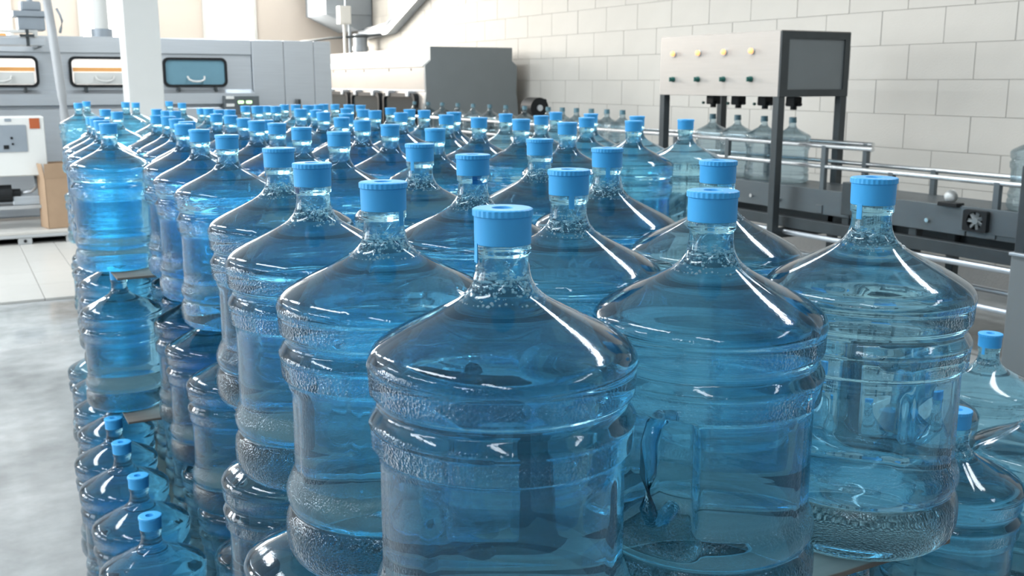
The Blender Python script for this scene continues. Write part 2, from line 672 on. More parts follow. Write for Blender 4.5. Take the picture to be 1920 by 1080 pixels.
def froth_mesh():
    bm = bmesh.new()
    rnd = random.Random(3)
    base = smooth_prof(PROF, 2)

    def rad(z):
        for (za, ra), (zb, rb) in zip(base, base[1:]):
            if za <= z <= zb and z > .3:
                return ra + (rb - ra) * (z - za) / max(zb - za, 1e-9)
        return .03
    for i in range(380):
        z = min(.425, max(.394, rnd.gauss(.405, .008)))
        a = rnd.uniform(0, 2 * PI)
        s = rnd.choice((.0007, .001, .0013, .0017, .0022))
        r = rad(z) - s * .9
        bmesh.ops.create_icosphere(bm, subdivisions=1, radius=s, matrix=Matrix.Translation((r * math.cos(a), r * math.sin(a), z)))
    me = bpy.data.meshes.new('bubbles')
    bm.to_mesh(me)
    bm.free()
    me.materials.append(M['froth'])
    me.polygons.foreach_set('use_smooth', [True] * len(me.polygons))
    return me


ME = {
    'near': bottle_mesh('body', 128, 3, M['bottle'], False, True, True),
    'grip': bottle_mesh('body', 128, 3, M['bottle'], True, True, True),
    'far': bottle_mesh('body', 48, 1, M['bottle'], False, False, False),
    'empty': bottle_mesh('empty_bottle', 48, 1, M['empty']),
    'cap': cap_mesh(120), 'cap_far': cap_mesh(40), 'tab': tab_mesh(), 'ring': MB().lathe([(.4395, .0264), (.4395, .0284), (.452, .0284), (.453, .0268), (.479, .0268), (.479, .0252)], 24).mesh('neck_ring', M['neck'], True), 'froth': froth_mesh(),
}
hm = MB()
hm.tube([(.062, 0, .118), (.085, 0, .112), (.108, 0, .118), (.117, 0, .135), (.118, 0, .175), (.117, 0, .212), (.108, 0, .232), (.085, 0, .238), (.062, 0, .234)], .0095, 12)
ME['handle'] = hm.mesh('handle', M['bottle'], 'all')


def put(name, me, parent, rz=0.0):
    o = bpy.data.objects.new(name, me)
    o.parent = parent
    o.rotation_euler = (0, 0, rz)
    COL.objects.link(o)
    return o


def bottle(x, y, zb, zt, rz, style, label, group):
    root = empty('water_bottle', (x, y, zb), rz)
    root.scale = (1, 1, (zt - zb) / .485)
    tag(root, label, 'water bottle', group)
    near = style != 'far'
    put('body', ME[style], root)
    c = put('cap', ME['cap' if near else 'cap_far'], root)
    if near:
        put('pull_tab', ME['tab'], c, random.uniform(0, 6.3))
        f = put('bubbles', ME['froth'], root, random.uniform(0, 6.3))
        f['kind'] = 'stuff'
    if style == 'grip':
        put('handle', ME['handle'], root)
    return root


TOP = [(0.47, 0.881, 0.1208), (0.762, 0.917, 0.1214), (1.053, 0.946, 0.1217), (1.055, 1.26, 0.1204), (0.465, 1.185, 0.1205), (0.48, 1.514, 0.1204), (0.758, 1.224, 0.12), (0.78, 1.57, 0.1209), (1.071, 1.595, 0.1202), (1.128, 1.943, 0.1216), (0.833, 1.917, 0.1223), (0.538, 1.896, 0.1208), (1.203, 2.658, 0.1286), (0.848, 2.45, 0.1208), (0.614, 2.624, 0.1307), (0.627, 3.007, 0.1329), (0.658, 3.381, 0.1309), (0.881, 2.864, 0.1267), (0.922, 3.256, 0.129), (1.237, 3.33, 0.1285), (1.19, 2.963, 0.128), (1.605, 2.603, 0.1171), (2.028, 3.157, 0.1264), (1.624, 2.917, 0.1178), (1.622, 3.214, 0.1215), (2.073, 3.858, 0.1323), (2.026, 3.479, 0.1287), (2.002, 2.828, 0.1267), (2.312, 3.244, 0.1285), (2.283, 2.91, 0.1297), (2.362, 3.929, 0.1314), (2.316, 3.574, 0.1283), (1.07, 4.259, 0.1468), (1.096, 4.593, 0.1458), (1.1, 4.887, 0.1468), (1.073, 3.939, 0.1442), (0.946, 3.593, 0.1328), (0.755, 3.814, 0.1394), (0.779, 4.129, 0.14), (0.805, 4.445, 0.1404), (0.814, 4.759, 0.145), (1.052, 6.151, 0.153), (1.018, 5.657, 0.1496), (1.006, 5.362, 0.1437), (1.538, 8.411, 0.151), (1.493, 7.685, 0.15), (1.354, 6.387, 0.1573), (1.314, 6.017, 0.1487), (1.303, 5.718, 0.1491), (1.293, 5.423, 0.1421), (1.566, 6.183, 0.1414), (1.36, 5.137, 0.1181), (1.616, 5.896, 0.1361), (1.585, 5.602, 0.1313), (1.89, 6.483, 0.1426), (1.843, 6.088, 0.1346), (1.417, 4.61, 0.1213), (1.682, 5.33, 0.1213), (1.571, 4.863, 0.1339), (1.397, 4.224, 0.1256), (1.871, 5.738, 0.1298), (2.075, 6.26, 0.137), (2.232, 6.505, 0.1448), (1.952, 5.456, 0.1237), (1.792, 5.053, 0.1332), (1.393, 3.927, 0.1243), (1.273, 3.642, 0.1285), (2.156, 5.824, 0.1359), (1.721, 4.615, 0.1276), (1.669, 4.329, 0.125), (2.071, 5.144, 0.1357), (1.673, 4.04, 0.127), (2.006, 4.733, 0.1338), (1.95, 4.429, 0.1298), (1.792, 3.774, 0.1197), (1.642, 3.525, 0.1212), (0.477, 3.725, 0.1377), (0.524, 4.27, 0.1472), (0.545, 4.586, 0.1458), (0.571, 4.955, 0.1526), (0.749, 5.919, 0.1453), (0.752, 5.512, 0.1479), (0.816, 7.828, 0.146), (0.936, 8.404, 0.1455), (1.129, 7.819, 0.1432), (1.239, 8.092, 0.1528)]

# stacks: name, board rectangle, mean drop of the cap tops below the eye, members of the top layer
STACKS = [
    ('near stack', (.43, 1.14, .85, 1.98), .1208, range(0, 12)),
    ('second left stack', (.57, 1.27, 2.40, 3.43), .1288, range(12, 21)),
    ('third left stack', (.44, 1.13, 3.50, 4.99), .1440, [32, 33, 34, 35, 36, 37, 38, 39, 40, 76, 77, 78, 79]),
    ('fourth left stack', (.73, 1.38, 5.34, 6.42), .1480, [41, 42, 43, 46, 47, 48, 49, 80, 81]),
    ('farthest left stack', (.80, 1.55, 7.66, 8.42), .1480, [44, 45, 82, 83, 84, 85]),
    ('first conveyor-side stack', (1.5, 2.42, 2.5, 3.62), .1255, [21, 22, 23, 24, 26, 27, 28, 29, 31, 75]),
    ('second conveyor-side stack', (1.25, 2.45, 3.65, 5.06), .1290, [25, 30, 56, 58, 59, 64, 65, 66, 68, 69, 71, 72, 73, 74]),
    ('third conveyor-side stack', (1.45, 2.33, 5.09, 6.6), .1330, [50, 51, 52, 53, 54, 55, 57, 60, 61, 62, 63, 67, 70]),
]
ORD = ['first', 'second', 'third', 'fourth', 'fifth', 'sixth', 'seventh', 'eighth', 'ninth', 'tenth', 'eleventh', 'twelfth', 'thirteenth', 'fourteenth',
       'fifteenth', 'sixteenth', 'seventeenth', 'eighteenth', 'nineteenth', 'twentieth']
BT = .008                # thickness of a board between layers


def columns(pts):
    """label words for every point: its column counted from the left and its rank from the front"""
    idx = sorted(range(len(pts)), key=lambda i: pts[i][0])
    cols, cur = [], []
    for i in idx:
        if cur and pts[i][0] - pts[cur[0]][0] > .19:
            cols.append(cur)
            cur = []
        cur.append(i)
    cols.append(cur)
    w = {}
    for c, mem in enumerate(cols):
        nm = 'left column' if c == 0 else 'right column' if c == len(cols) - 1 else 'middle column' if len(cols) == 3 else '%s column from left' % ORD[c]
        for r_, i in enumerate(sorted(mem, key=lambda i: pts[i][1])):
            w[i] = '%s, %s from front' % (nm, ORD[r_])
    return w


GRIP = {1: R(200), 4: R(-40), 0: R(75), 2: R(20), 6: R(150)}
for si, (sname, rect, hm_, mem) in enumerate(STACKS):
    mem = list(mem)
    tops = [TOP[i] for i in mem]
    zt = EYE - hm_                    # cap tops of the top layer
    floors = []
    z = zt
    for layer in range(3):
        z -= .485
        floors.append(z)
        z -= BT
    x0, x1, y0, y1 = rect
    for layer in range(3):
        zb = floors[layer]
        lname = ('top', 'middle', 'bottom')[layer]
        th = BT if layer < 2 else zb
        bo = MB().box(x0, x1, y0, y1, zb - th, zb, .0015).obj('plywood_sheet', M['board'])
        tag(bo, 'thin plywood sheet under the %s layer of bottles, %s' % (lname, sname), 'board', 'plywood sheets between bottle layers')
        pts = [(x, y) for x, y, h in tops]
        if layer == 2 and si == 0:
            pts = [(px - .10, py) for px, py in pts if px < .6] + [p for p in pts if .6 < p[0]]
        if layer == 2 and si == 1:
            pts = [(.66, 2.62), (.68, 2.95), (.70, 3.29), (.37, 2.66), (.385, 2.97), (.39, 3.285), (.96, 2.62), (.98, 2.95), (1.0, 3.28), (1.26, 2.64), (1.27, 2.96)]
        if layer == 2 and si == 2:
            pts = [(.405, 3.60), (.45, 3.91), (.47, 4.22), (.49, 4.53), (.51, 4.85)] + [p for p in pts if p[0] > .73]
        cols = columns(pts)
        for k, p in enumerate(pts):
            if layer == 0:
                top = EYE - tops[k][2]
                x, y = p
            else:
                top = zb + .485
                x, y = p[0] + random.uniform(-.004, .004), p[1] + random.uniform(-.004, .004)
            i = mem[k] if layer == 0 else -1
            rz = random.uniform(0, 2 * PI)
            if layer == 0 and si == 0:
                style = 'grip' if i in GRIP else 'near'
                rz = GRIP.get(i, rz)
            elif si == 0 and layer == 1:
                style = 'near'
            else:
                style = 'far'
            bottle(x, y, zb, top, rz, style,
                   'blue-capped bottle, %s layer of %s, %s' % (lname, sname, cols[k]),
                   '%s layer bottles of the %s' % (lname, sname))

# a lower stack, two layers high, at the right
zt = EYE - .635
pts = [(1.70, 1.28), (2.0, 1.30), (1.71, 1.60), (2.01, 1.62), (2.31, 1.66), (2.32, 1.35)]
zb = zt - .485
for layer in range(2):
    th = BT if layer == 0 else zb
    bo = MB().box(1.55, 2.46, 1.13, 1.8, zb - th, zb, .0015).obj('plywood_sheet', M['board'])
    tag(bo, 'plywood sheet under the %s layer of the low stack right of the near stack' % ('upper', 'lower')[layer], 'board', 'plywood sheets between bottle layers')
    cols = columns(pts)
    for k, (x, y) in enumerate(pts):
        bottle(x, y, zb, zb + .485, random.uniform(0, 6.28), 'near' if layer == 0 else 'far',
               'blue-capped bottle, %s layer of low right-hand stack, %s' % (('upper', 'lower')[layer], cols[k]),
               '%s layer bottles of the low right-hand stack' % ('upper', 'lower')[layer])
    zb -= .485 + BT


# ------------------------------------------------------------------ conveyor along the right wall, with its bottles
BELT = .905
cv = empty('roller_conveyor', (5.5, 8.0, 0))
tag(cv, 'long grey steel bottle conveyor with guard rails running along the pale block wall', 'conveyor')


def cpart(name, mb, mat, smooth=False, parent=None):
    bmesh.ops.translate(mb.bm, verts=mb.bm.verts[:], vec=(-5.5, -8.0, 0))
    return mb.obj(name, mat, parent or cv, smooth)


Y0, Y1 = 3.42, 13.3
cpart('belt', MB().box(5.31, 5.69, Y0, Y1, BELT - .03, BELT - .002), M['beam'])
for x in (5.28, 5.70):
    # side beam in lengths with a joint between
    for ya, yb in ((Y0, 4.02), (4.03, 4.93), (4.94, 7.3), (7.31, 10.3), (10.31, Y1)):
        mb = MB().box(x, x + .02, ya, yb, .735, .905, .003)
        cpart('side_beam', mb, M['beam'])
# guard rails: an upper and a lower rail on either side, ending at a bracket in front of the filler
for x, sx in ((5.30, -1), (5.70, 1)):
    up0 = 4.79 if x < 5.5 else 5.15
    cpart('guard_rail', MB().rod((x, up0, 1.205), (x, 13.2, 1.205), .016, 10), M['steel_rail'], True)
    cpart('guard_rail', MB().rod((x, Y0 + .02, 1.065), (x, 13.2, 1.065), .016, 10), M['steel_rail'], True)
    for y in (3.85, 4.62, 5.21, 6.22, 7.4, 8.6, 9.8, 11.0, 12.2, 13.1):
        t = .0 if y < 4.8 else .14
        mb = MB().box(x - .016, x + .016, y - .02, y + .02, .78, 1.07 + t, .003)
        mb.box(x - .03, x + .03, y - .03, y + .03, .74, .80, .004)
        cpart('rail_bracket', mb, M['beam'])
for y in (4.42, 4.98, 6.9, 8.6, 10.4, 12.4):
    for x in (5.29, 5.66):
        mb = MB().box(x, x + .06, y - .03, y + .03, .0, .735, .004)
        mb.box(x - .02, x + .08, y - .05, y + .05, 0, .012)
        cpart('leg', mb, M['dark_steel'])
    cpart('cross_brace', MB().box(5.35, 5.66, y - .02, y + .02, .38, .43), M['dark_steel'])
for x in (5.24, 5.72):
    cpart('lower_beam', MB().box(x, x + .05, Y0, 12.6, .61, .69, .004), M['dark_steel'])
    cpart('lower_rail', MB().rod((x + .02, Y0, .575), (x + .02, 12.6, .575), .02, 10), M['steel'], True)
    cpart('foot_rail', MB().rod((x + .02, Y0, .335), (x + .02, 12.6, .335), .018, 10), M['steel'], True)
# drive fan on the side of the beam
fan = cpart('fan_housing', MB().frame(rrect(3.86, 4.02, .775, .90, .012, 2), [((3.94 + .055 * math.cos(2 * PI * k / 12), .8375 + .055 * math.sin(2 * PI * k / 12))) for k in range(12)], 'x', 5.235, 5.28).box(5.262, 5.28, 3.87, 4.01, .785, .89), M['black'])
mb = MB().rod((5.24, 3.94, .8375), (5.27, 3.94, .8375), .02, 16)
for k in range(7):
    a = 2 * PI * k / 7
    mb.box(-.004, .004, .015, .052, -.011, .011, M=Matrix.Translation((5.25, 3.94, .8375)) @ Matrix.Rotation(a, 4, 'X') @ Matrix.Rotation(.5, 4, 'Y'))
cpart('fan_blades', mb, M['grey_panel'], False, fan)
cpart('corner_plate', MB().box(5.268, 5.281, 3.45, 4.06, .765, .915, .003), M['beam'])
for y in (3.6, 4.3, 4.62, 5.6, 5.9):
    cpart('bolt', MB().rod((5.262, y, .80), (5.285, y, .80), .014, 8), M['steel_rail'])
cpart('belt_joint', MB().box(5.25, 5.32, 4.08, 4.22, .90, .925, .004), M['black'])
cpart('end_bracket', MB().box(5.24, 5.31, 4.86, 4.98, .76, .98, .006), M['dark_steel'])
# black blower on the conveyor beside the washer outlet
mb = MB().rod((5.86, 10.10, 1.35), (5.86, 10.34, 1.35), .115, 28)
mb.box(5.84, 5.98, 10.13, 10.31, 1.26, 1.45, .02)
mb.box(5.80, 5.92, 10.18, 10.26, .88, 1.27, .004)
mb.box(5.68, 5.92, 10.16, 10.28, .86, .90, .004)
mot = cpart('blower', mb, M['black'])
cpart('blower_hub', MB().rod((5.86, 10.085, 1.35), (5.86, 10.11, 1.35), .035, 16), M['steel'], False, mot)

# round white disc standing on the belt
dm = MB().lathe([(0, 0), (0, .02), (.008, .022), (.01, .019)] + [(.048 + .04 * math.sin(R(a)), max(0, .04 * math.cos(R(a)))) for a in range(-65, 91, 12)] + [(.088, 0)], 24)
d = dm.obj('plastic_ball', M['white'], None, 'all', (5.36, 4.21, BELT - .002))
tag(d, 'small round white plastic ball resting on the conveyor edge', 'ball')

line = []
for k, y in enumerate((6.66, 6.355, 6.05, 5.745)):
    line.append((y, 'uncapped grey bottle under the filler, %s nozzle from the right edge' % ['fourth', 'third', 'second', 'first'][k], 'bottles under the filler'))
for k, y in enumerate((7.95, 8.21, 8.48, 8.75, 9.02, 9.30)):
    line.append((y, 'uncapped empty bottle on the conveyor between filler and blower, %s from the filler' % ORD[k], 'empty bottles waiting on the conveyor'))
for k, y in enumerate((9.80, 10.23, 10.62, 11.05, 11.47, 11.92, 12.36, 12.80)):
    line.append((y, 'uncapped empty bottle in front of the grey washer panel, %s from the blower' % ORD[k], 'empty bottles leaving the washer'))
line.append((3.77, 'uncapped grey bottle at the near end of the conveyor beside the grey post', None))
for y, lab, grp in line:
    o = bpy.data.objects.new('empty_bottle', ME['empty'])
    COL.objects.link(o)
    o.location = (5.5, y, BELT - .002)
    o.rotation_euler = (0, 0, random.uniform(0, 6))
    tag(o, lab, 'water bottle', grp)
    put('neck_ring', ME['ring'], o)

# ------------------------------------------------------------------ filling machine
fm = empty('filling_machine', (5.45, 6.2, 0))
tag(fm, 'steel bottle filling machine with four lit buttons over the conveyor', 'machine')
FX0, FX1, FY0, FY1, FZ0, FZ1 = 5.12, 5.78, 5.50, 6.88, 1.535, 1.985


def fpart(name, mb, mat, smooth=False, parent=None):
    bmesh.ops.translate(mb.bm, verts=mb.bm.verts[:], vec=(-5.45, -6.2, 0))
    return mb.obj(name, mat, parent or fm, smooth)


fpart('housing', MB().box(FX0 + .012, FX1, FY0 + .02, FY1, FZ0, FZ1 - .004, .004), M['steel'])
fpart('front_panel', MB().box(FX0, FX0 + .011, FY0 + .012, FY1, FZ0, FZ1, .003), M['steel_pale'])
fr = fpart('end_frame', MB().frame([(FX0 + .003, FZ0), (FX1, FZ0), (FX1, FZ1), (FX0 + .003, FZ1)],
                                   [(FX0 + .075, FZ0 + .05), (FX1 - .05, FZ0 + .05), (FX1 - .05, FZ1 - .05), (FX0 + .075, FZ1 - .05)], 'y', FY0 - .004, FY0 + .02), M['dark_steel'])
fpart('end_panel', MB().box(FX0 + .07, FX1 - .045, FY0 + .008, FY0 + .019, FZ0 + .045, FZ1 - .045), M['grey_panel'])
fpart('top_panel', MB().box(FX0, FX1, FY0, FY1, FZ1, FZ1 + .006), M['steel_pale'])
for y in (5.79, 6.09, 6.39, 6.70):
    rim = fpart('lamp_bezel', MB().rod((FX0 - .012, y, 1.855), (FX0 + .004, y, 1.855), .026, 20), M['steel_rail'], True)
    fpart('button_lamp', MB().lathe([(-.02, 0), (-.018, .012), (-.010, .019), (.0, .021)], 20), M['lamp'], True, rim)
    lamp = rim.children[0]
    lamp.data.transform(Matrix.Translation((FX0 - 5.45 - .012, y - 6.2, 1.855)) @ Matrix.Rotation(R(90), 4, 'Y') @ Matrix.Translation((5.45, 6.2, 0)))
    kn = fpart('selector_knob', MB().rod((FX0 - .014, y, 1.657), (FX0 + .004, y, 1.657), .021, 16).rod((FX0 - .034, y, 1.657), (FX0 - .012, y, 1.657), .015, 16).box(FX0 - .042, FX0 - .03, y - .006, y + .006, 1.64, 1.674, .002), M['green'])
for y in (5.745, 6.05, 6.355, 6.66):
    mb = MB().rod((5.5, y, 1.435), (5.5, y, 1.54), .024, 16)
    mb.box(5.46, 5.54, y - .045, y + .045, 1.46, 1.53, .008)
    mb.rod((5.5, y - .075, 1.475), (5.5, y + .075, 1.475), .012, 10)
    nz = fpart('filling_nozzle', mb, M['black'])
    fpart('valve_light', MB().rod((5.43, y + .05, 1.472), (5.445, y + .05, 1.472), .011, 10), M['green'], False, nz)
for x, y in ((FX0 + .003, FY0), (FX1 - .06, FY0), (FX0 + .003, FY1 - .06), (FX1 - .06, FY1 - .06)):
    mb = MB().box(x, x + .06, y, y + .06, 0, FZ0, .004)
    mb.box(x - .02, x + .08, y - .02, y + .08, 0, .015)
    fpart('leg', mb, M['dark_steel'])
for y in (FY0 + .02, FY1 - .07):
    fpart('cross_brace', MB().box(FX0 + .064, FX1 - .061, y, y + .05, .53, .60, .003), M['dark_steel'])

# grey box and post at the near end of the conveyor
gp = empty('control_pedestal', (5.24, 3.46, 0))
tag(gp, 'grey steel pedestal with a dark post at the near end of the conveyor', 'pedestal')
MB().box(-.12, .26, -.14, .14, 0, .70, .006).obj('cabinet', M['grey_panel'], gp)
MB().box(-.105, -.05, .075, .135, .70, 1.19, .005).obj('post', M['dark_steel'], gp)
MB().box(-.05, .20, .085, .125, .70, 1.10, .004).obj('back_plate', M['duct'], gp)
MB().box(-.13, .27, -.15, .15, .695, .712, .004).obj('ledge', M['steel'], gp)

# ------------------------------------------------------------------ washer at the end of the conveyor
ws = empty('bottle_washer', (6.26, 14.6, 0))
tag(ws, 'pale steel bottle washer with a plain dark grey end panel and black hatches', 'machine')
XM = 6.26
prof = [(.60, 2.08), (.60, 1.915), (.675, 1.85), (.675, 1.80), (.665, 1.50), (.69, 1.30), (.70, .55), (.70, .12)]


def wpart(name, mb, mat, smooth=False, parent=None):
    bmesh.ops.translate(mb.bm, verts=mb.bm.verts[:], vec=(-XM, -14.6, 0))
    return mb.obj(name, mat, parent or ws, smooth)


full = [(XM - a, z) for a, z in prof] + [(XM + a, z) for a, z in reversed(prof)]
wpart('hull', MB().prism(full, 'y', 12.66, 16.9), M['washer'])
big = [(XM - a - .012, z + (.012 if z > 2 else 0)) for a, z in prof] + [(XM + a + .012, z + (.012 if z > 2 else 0)) for a, z in reversed(prof)]
wpart('end_panel', MB().prism(big, 'y', 12.6, 12.655), M['grey_panel'])
wpart('ledge', MB().prism([(XM - .60, 1.93), (XM - .70, 1.845), (XM - .70, 1.835), (XM - .60, 1.915)], 'y', 12.66, 16.9), M['white'])
wpart('lid_joint', MB().box(XM - .672, XM - .655, 12.66, 16.9, 1.515, 1.53), M['steel'])
for y in (13.1, 13.9, 14.9, 15.7, 16.3):
    wpart('bolt', MB().rod((XM - .68, y, 1.80), (XM - .66, y, 1.80), .018, 8), M['dark_steel'])
for ya, yb in ((12.84, 14.0), (14.14, 15.33), (15.47, 16.6)):
    h = wpart('hatch', MB().frame(rrect(ya, yb, .95, 1.485, .09), rrect(ya + .05, yb - .05, 1.0, 1.435, .06), 'x', XM - .745, XM - .655), M['black'])
    wpart('hatch_glass', MB().prism(rrect(ya + .04, yb - .04, .99, 1.445, .06), 'x', XM - .72, XM - .69), M['smoked'], False, h)
    for f in (.18, .8):
        yc = ya + (yb - ya) * f
        wpart('clip', MB().box(XM - .77, XM - .66, yc - .05, yc + .05, 1.44, 1.52, .01), M['steel'], False, h)
for x in (-.6, .54):
    for y in (12.8, 14.6, 16.7):
        wpart('leg', MB().box(XM + x, XM + x + .06, y, y + .06, 0, .13), M['dark_steel'])

# ------------------------------------------------------------------ long rinsing machine across the far left
rm = empty('rinsing_machine', (1.5, 13.6, 0))
tag(rm, 'long grey steel rinsing machine with rubber-framed windows behind the white pillar', 'machine')


def rpart(name, mb, mat, smooth=False, parent=None):
    bmesh.ops.translate(mb.bm, verts=mb.bm.verts[:], vec=(-1.5, -13.6, 0))
    return mb.obj(name, mat, parent or rm, smooth)


rpart('hull', MB().box(-2.2, 3.40, 13.03, 14.4, .1, 2.14, .01), M['steel'])
rpart('upper_band', MB().box(-2.2, 3.40, 13.0, 13.05, 1.965, 2.15, .008), M['steel'])
rpart('lower_skirt', MB().prism([(13.03, 1.545), (12.93, 1.50), (12.93, 1.375), (13.03, 1.36)], 'x', -2.2, 3.40), M['steel'])
rpart('base_skirt', MB().box(-2.2, 3.40, 12.96, 13.05, .12, 1.33, .008), M['steel'])
for x0, x1 in ((3.405, 3.80), (3.805, 4.19), (4.195, 4.42)):
    rpart('plain_panel', MB().box(x0, x1, 12.98, 14.3, .1, 2.145, .006), M['steel'])
for i, (x0, x1) in enumerate(((-.95, -.25), (.20, .97), (1.29, 2.05), (2.33, 3.09))):
    w = rpart('window_seal', MB().frame(rrect(x0, x1, 1.575, 1.925, .07), rrect(x0 + .03, x1 - .03, 1.605, 1.895, .05), 'y', 12.985, 13.05), M['black'])
    if i < 3:
        rpart('window_pane', MB().prism(rrect(x0 + .02, x1 - .02, 1.595, 1.905, .05), 'y', 13.01, 13.03), M['lit'], False, w)
        rpart('orange_strip', MB().box(x0 + .04, x1 - .04, 13.0, 13.012, 1.755, 1.80), M['orange'], False, w)
        rpart('lower_flap', MB().box(x0 + .05, x1 - .05, 12.995, 13.01, 1.612, 1.745, .004), M['white'], False, w)
    else:
        rpart('window_pane', MB().prism(rrect(x0 + .02, x1 - .02, 1.595, 1.905, .05), 'y', 13.005, 13.03), M['bluepane'] if 'bluepane' in M else M['black'], False, w)
    xc = (x0 + x1) / 2
    rpart('window_handle', MB().tube([(xc - .10, 12.985, 1.70), (xc - .09, 12.95, 1.665), (xc - .05, 12.94, 1.645), (xc, 12.94, 1.64), (xc + .05, 12.94, 1.645), (xc + .09, 12.95, 1.665), (xc + .10, 12.985, 1.70)], .012, 8), M['white'], True, w)
    for f in (.22, .8):
        rpart('latch', MB().box(x0 + (x1 - x0) * f - .014, x0 + (x1 - x0) * f + .014, 12.95, 13.03, 1.52, 1.575, .004), M['dark_steel'], False, w)
ct = rpart('control_box', MB().box(3.0, 3.43, 12.84, 13.0, 1.25, 1.47, .008), M['beam'])
for x in (3.20, 3.30):
    rpart('display', MB().prism(rrect(x - .035, x + .035, 1.375, 1.41, .012), 'y', 12.832, 12.842), M['led'], False, ct)
for z in (1.36, 1.45):
    rpart('label_plate', MB().box(3.02, 3.12, 12.834, 12.842, z - .02, z + .015, .003), M['white'], False, ct)
rpart('outlet_valve', MB().rod((3.95, 12.93, 1.2), (3.95, 12.93, 1.42), .035, 12).box(3.90, 4.0, 12.89, 12.985, 1.15, 1.25, .01), M['dark_steel'])
st = rpart('exhaust_pipe', MB().rod((1.74, 13.5, 2.14), (1.74, 13.5, CEIL), .085, 20), M['white'], True)
rpart('pipe_collar', MB().rod((1.74, 13.5, 2.14), (1.74, 13.5, 2.26), .125, 20), M['duct'], True, st)

# overhead tray with a valve block, held off the front of the rinsing machine
ot = empty('overhead_tray', (.3, 12.1, 0))
tag(ot, 'pale steel tray with valve block and orange strip above the left window', 'tray')


def opart(name, mb, mat, smooth=False, parent=None):
    bmesh.ops.translate(mb.bm, verts=mb.bm.verts[:], vec=(-.3, -12.1, 0))
    return mb.obj(name, mat, parent or ot, smooth)


opart('tray', MB().box(-1.0, .98, 11.95, 12.4, 2.01, 2.085, .008), M['steel'])
opart('orange_strip', MB().box(-1.0, .62, 11.97, 12.0, 2.10, 2.128), M['orange'])
opart('upper_rail', MB().box(-1.0, .92, 12.02, 12.06, 2.135, 2.165, .004).box(-1.0, -.95, 12.02, 12.06, 2.08, 2.14).box(.87, .92, 12.02, 12.06, 2.08, 2.14), M['white'])
opart('valve_block', MB().box(.74, 1.0, 12.02, 12.3, 2.165, 2.30, .01).box(.70, 1.02, 12.0, 12.32, 2.30, 2.36, .008).box(.78, .98, 12.06, 12.26, 2.36, 2.46, .02), M['duct'])
opart('valve_stem', MB().rod((.88, 12.16, 2.46), (.88, 12.16, 2.62), .03, 12).rod((.88, 12.16, 2.62), (.88, 12.16, 2.65), .09, 20), M['duct'])
opart('clamp', MB().box(.80, .83, 11.94, 12.0, 2.0, 2.17).box(.74, .88, 11.93, 11.97, 2.09, 2.12), M['dark_steel'])
opart('support_arm', MB().box(.93, .97, 12.3, 12.998, 2.0, 2.05).box(-.6, -.56, 12.3, 12.998, 2.0, 2.05), M['beam'])

# hose hanging down before the machine
hs = MB().tube([(.93, 11.55, CEIL - .01), (.95, 11.55, 3.4), (.985, 11.5, 2.5), (1.01, 11.5, 2.15), (1.035, 11.5, 1.8), (1.055, 11.5, 1.5), (1.06, 11.5, 1.3), (1.10, 11.65, 1.05), (1.22, 12.1, .7), (1.34, 12.4, .3), (1.36, 12.5, .05)], .045, 14)
h = hs.obj('hose', M['hose'], None, 'all')
tag(h, 'thick pale grey hose hanging from the ceiling before the left machine', 'hose')
hb = MB().tube([(1.07, 11.5, 2.36), (1.10, 11.5, 2.30), (1.115, 11.5, 2.24), (1.10, 11.5, 2.17), (1.085, 11.5, 2.12)], .012, 8).obj('cable_loop', M['duct'], h, 'all')

# ------------------------------------------------------------------ control cabinet and cardboard box on a grey pallet
pl = empty('plastic_pallet', (.25, 11.9, 0))
tag(pl, 'grey plastic pallet with a pale sheet, holding cabinet and cardboard box', 'pallet')
MB().box(-.95, .85, -.52, .45, .115, .15, .006).obj('deck', M['tile'], pl)
MB().box(-.95, .85, -.53, .45, .085, .115, .006).obj('deck_rim', M['pallet'], pl)
for x in (-.9, .27, .72):
    b_ = MB().box(x, x + .13, -.525, -.40, .018, .085, .008).box(x, x + .13, -.10, .02, .018, .085, .008).box(x, x + .13, .30, .44, .018, .085, .008).obj('block', M['pallet'], pl)
    MB().rod((x + .065, -.532, .055), (x + .065, -.52, .055), .016, 12).obj('plug', M['black'], b_)
for y in (-.52, -.09, .31):
    MB().box(-.95, .85, y, y + .12, 0, .018, .003).obj('runner', M['black'], pl)

cb = empty('control_cabinet', (.40, 11.85, .15))
tag(cb, 'white electrical cabinet with grey control plate on a steel stand', 'cabinet')
MB().box(-.55, .475, -.22, .16, .54, 1.14, .006).obj('body', M['white'], cb)
dr = MB().box(-.545, .47, -.242, -.222, .548, 1.132, .005).obj('door', M['white'], cb)
MB().box(.335, .43, -.248, -.241, 1.02, 1.125).obj('rust_red_plate', M['rust'], dr)
MB().prism(rrect(.02, .30, .79, 1.06, .008, 2), 'y', -.25, -.241).obj('control_plate', M['duct'], dr)
MB().rod((.16, -.262, .93), (.16, -.249, .93), .013, 12).rod((.165, -.262, .87), (.165, -.249, .87), .011, 12).obj('push_button', M['black'], dr)
MB().box(.08, .13, -.256, -.249, .82, .86, .002).obj('rocker_switch', M['black'], dr)
MB().box(.11, .17, -.247, -.241, 1.095, 1.125).obj('maker_plate', M['duct'], dr)
MB().box(-.04, -.01, -.247, -.241, .60, .63, .002).obj('door_lock', M['black'], dr)
for x in (-.5, .40):
    for y in (-.2, .08):
        MB().box(x, x + .045, y, y + .045, 0, .54, .003).obj('leg', M['pallet'], cb)
MB().box(-.5, .445, -.2, .125, .20, .235, .003).obj('shelf', M['pallet'], cb)
mp = MB().rod((-.3, -.12, .36), (.12, -.12, .36), .09, 20).box(-.36, -.28, -.2, -.04, .24, .44, .01).rod((.12, -.12, .36), (.2, -.12, .36), .045, 14)
mp.obj('pump', M['black'], cb)
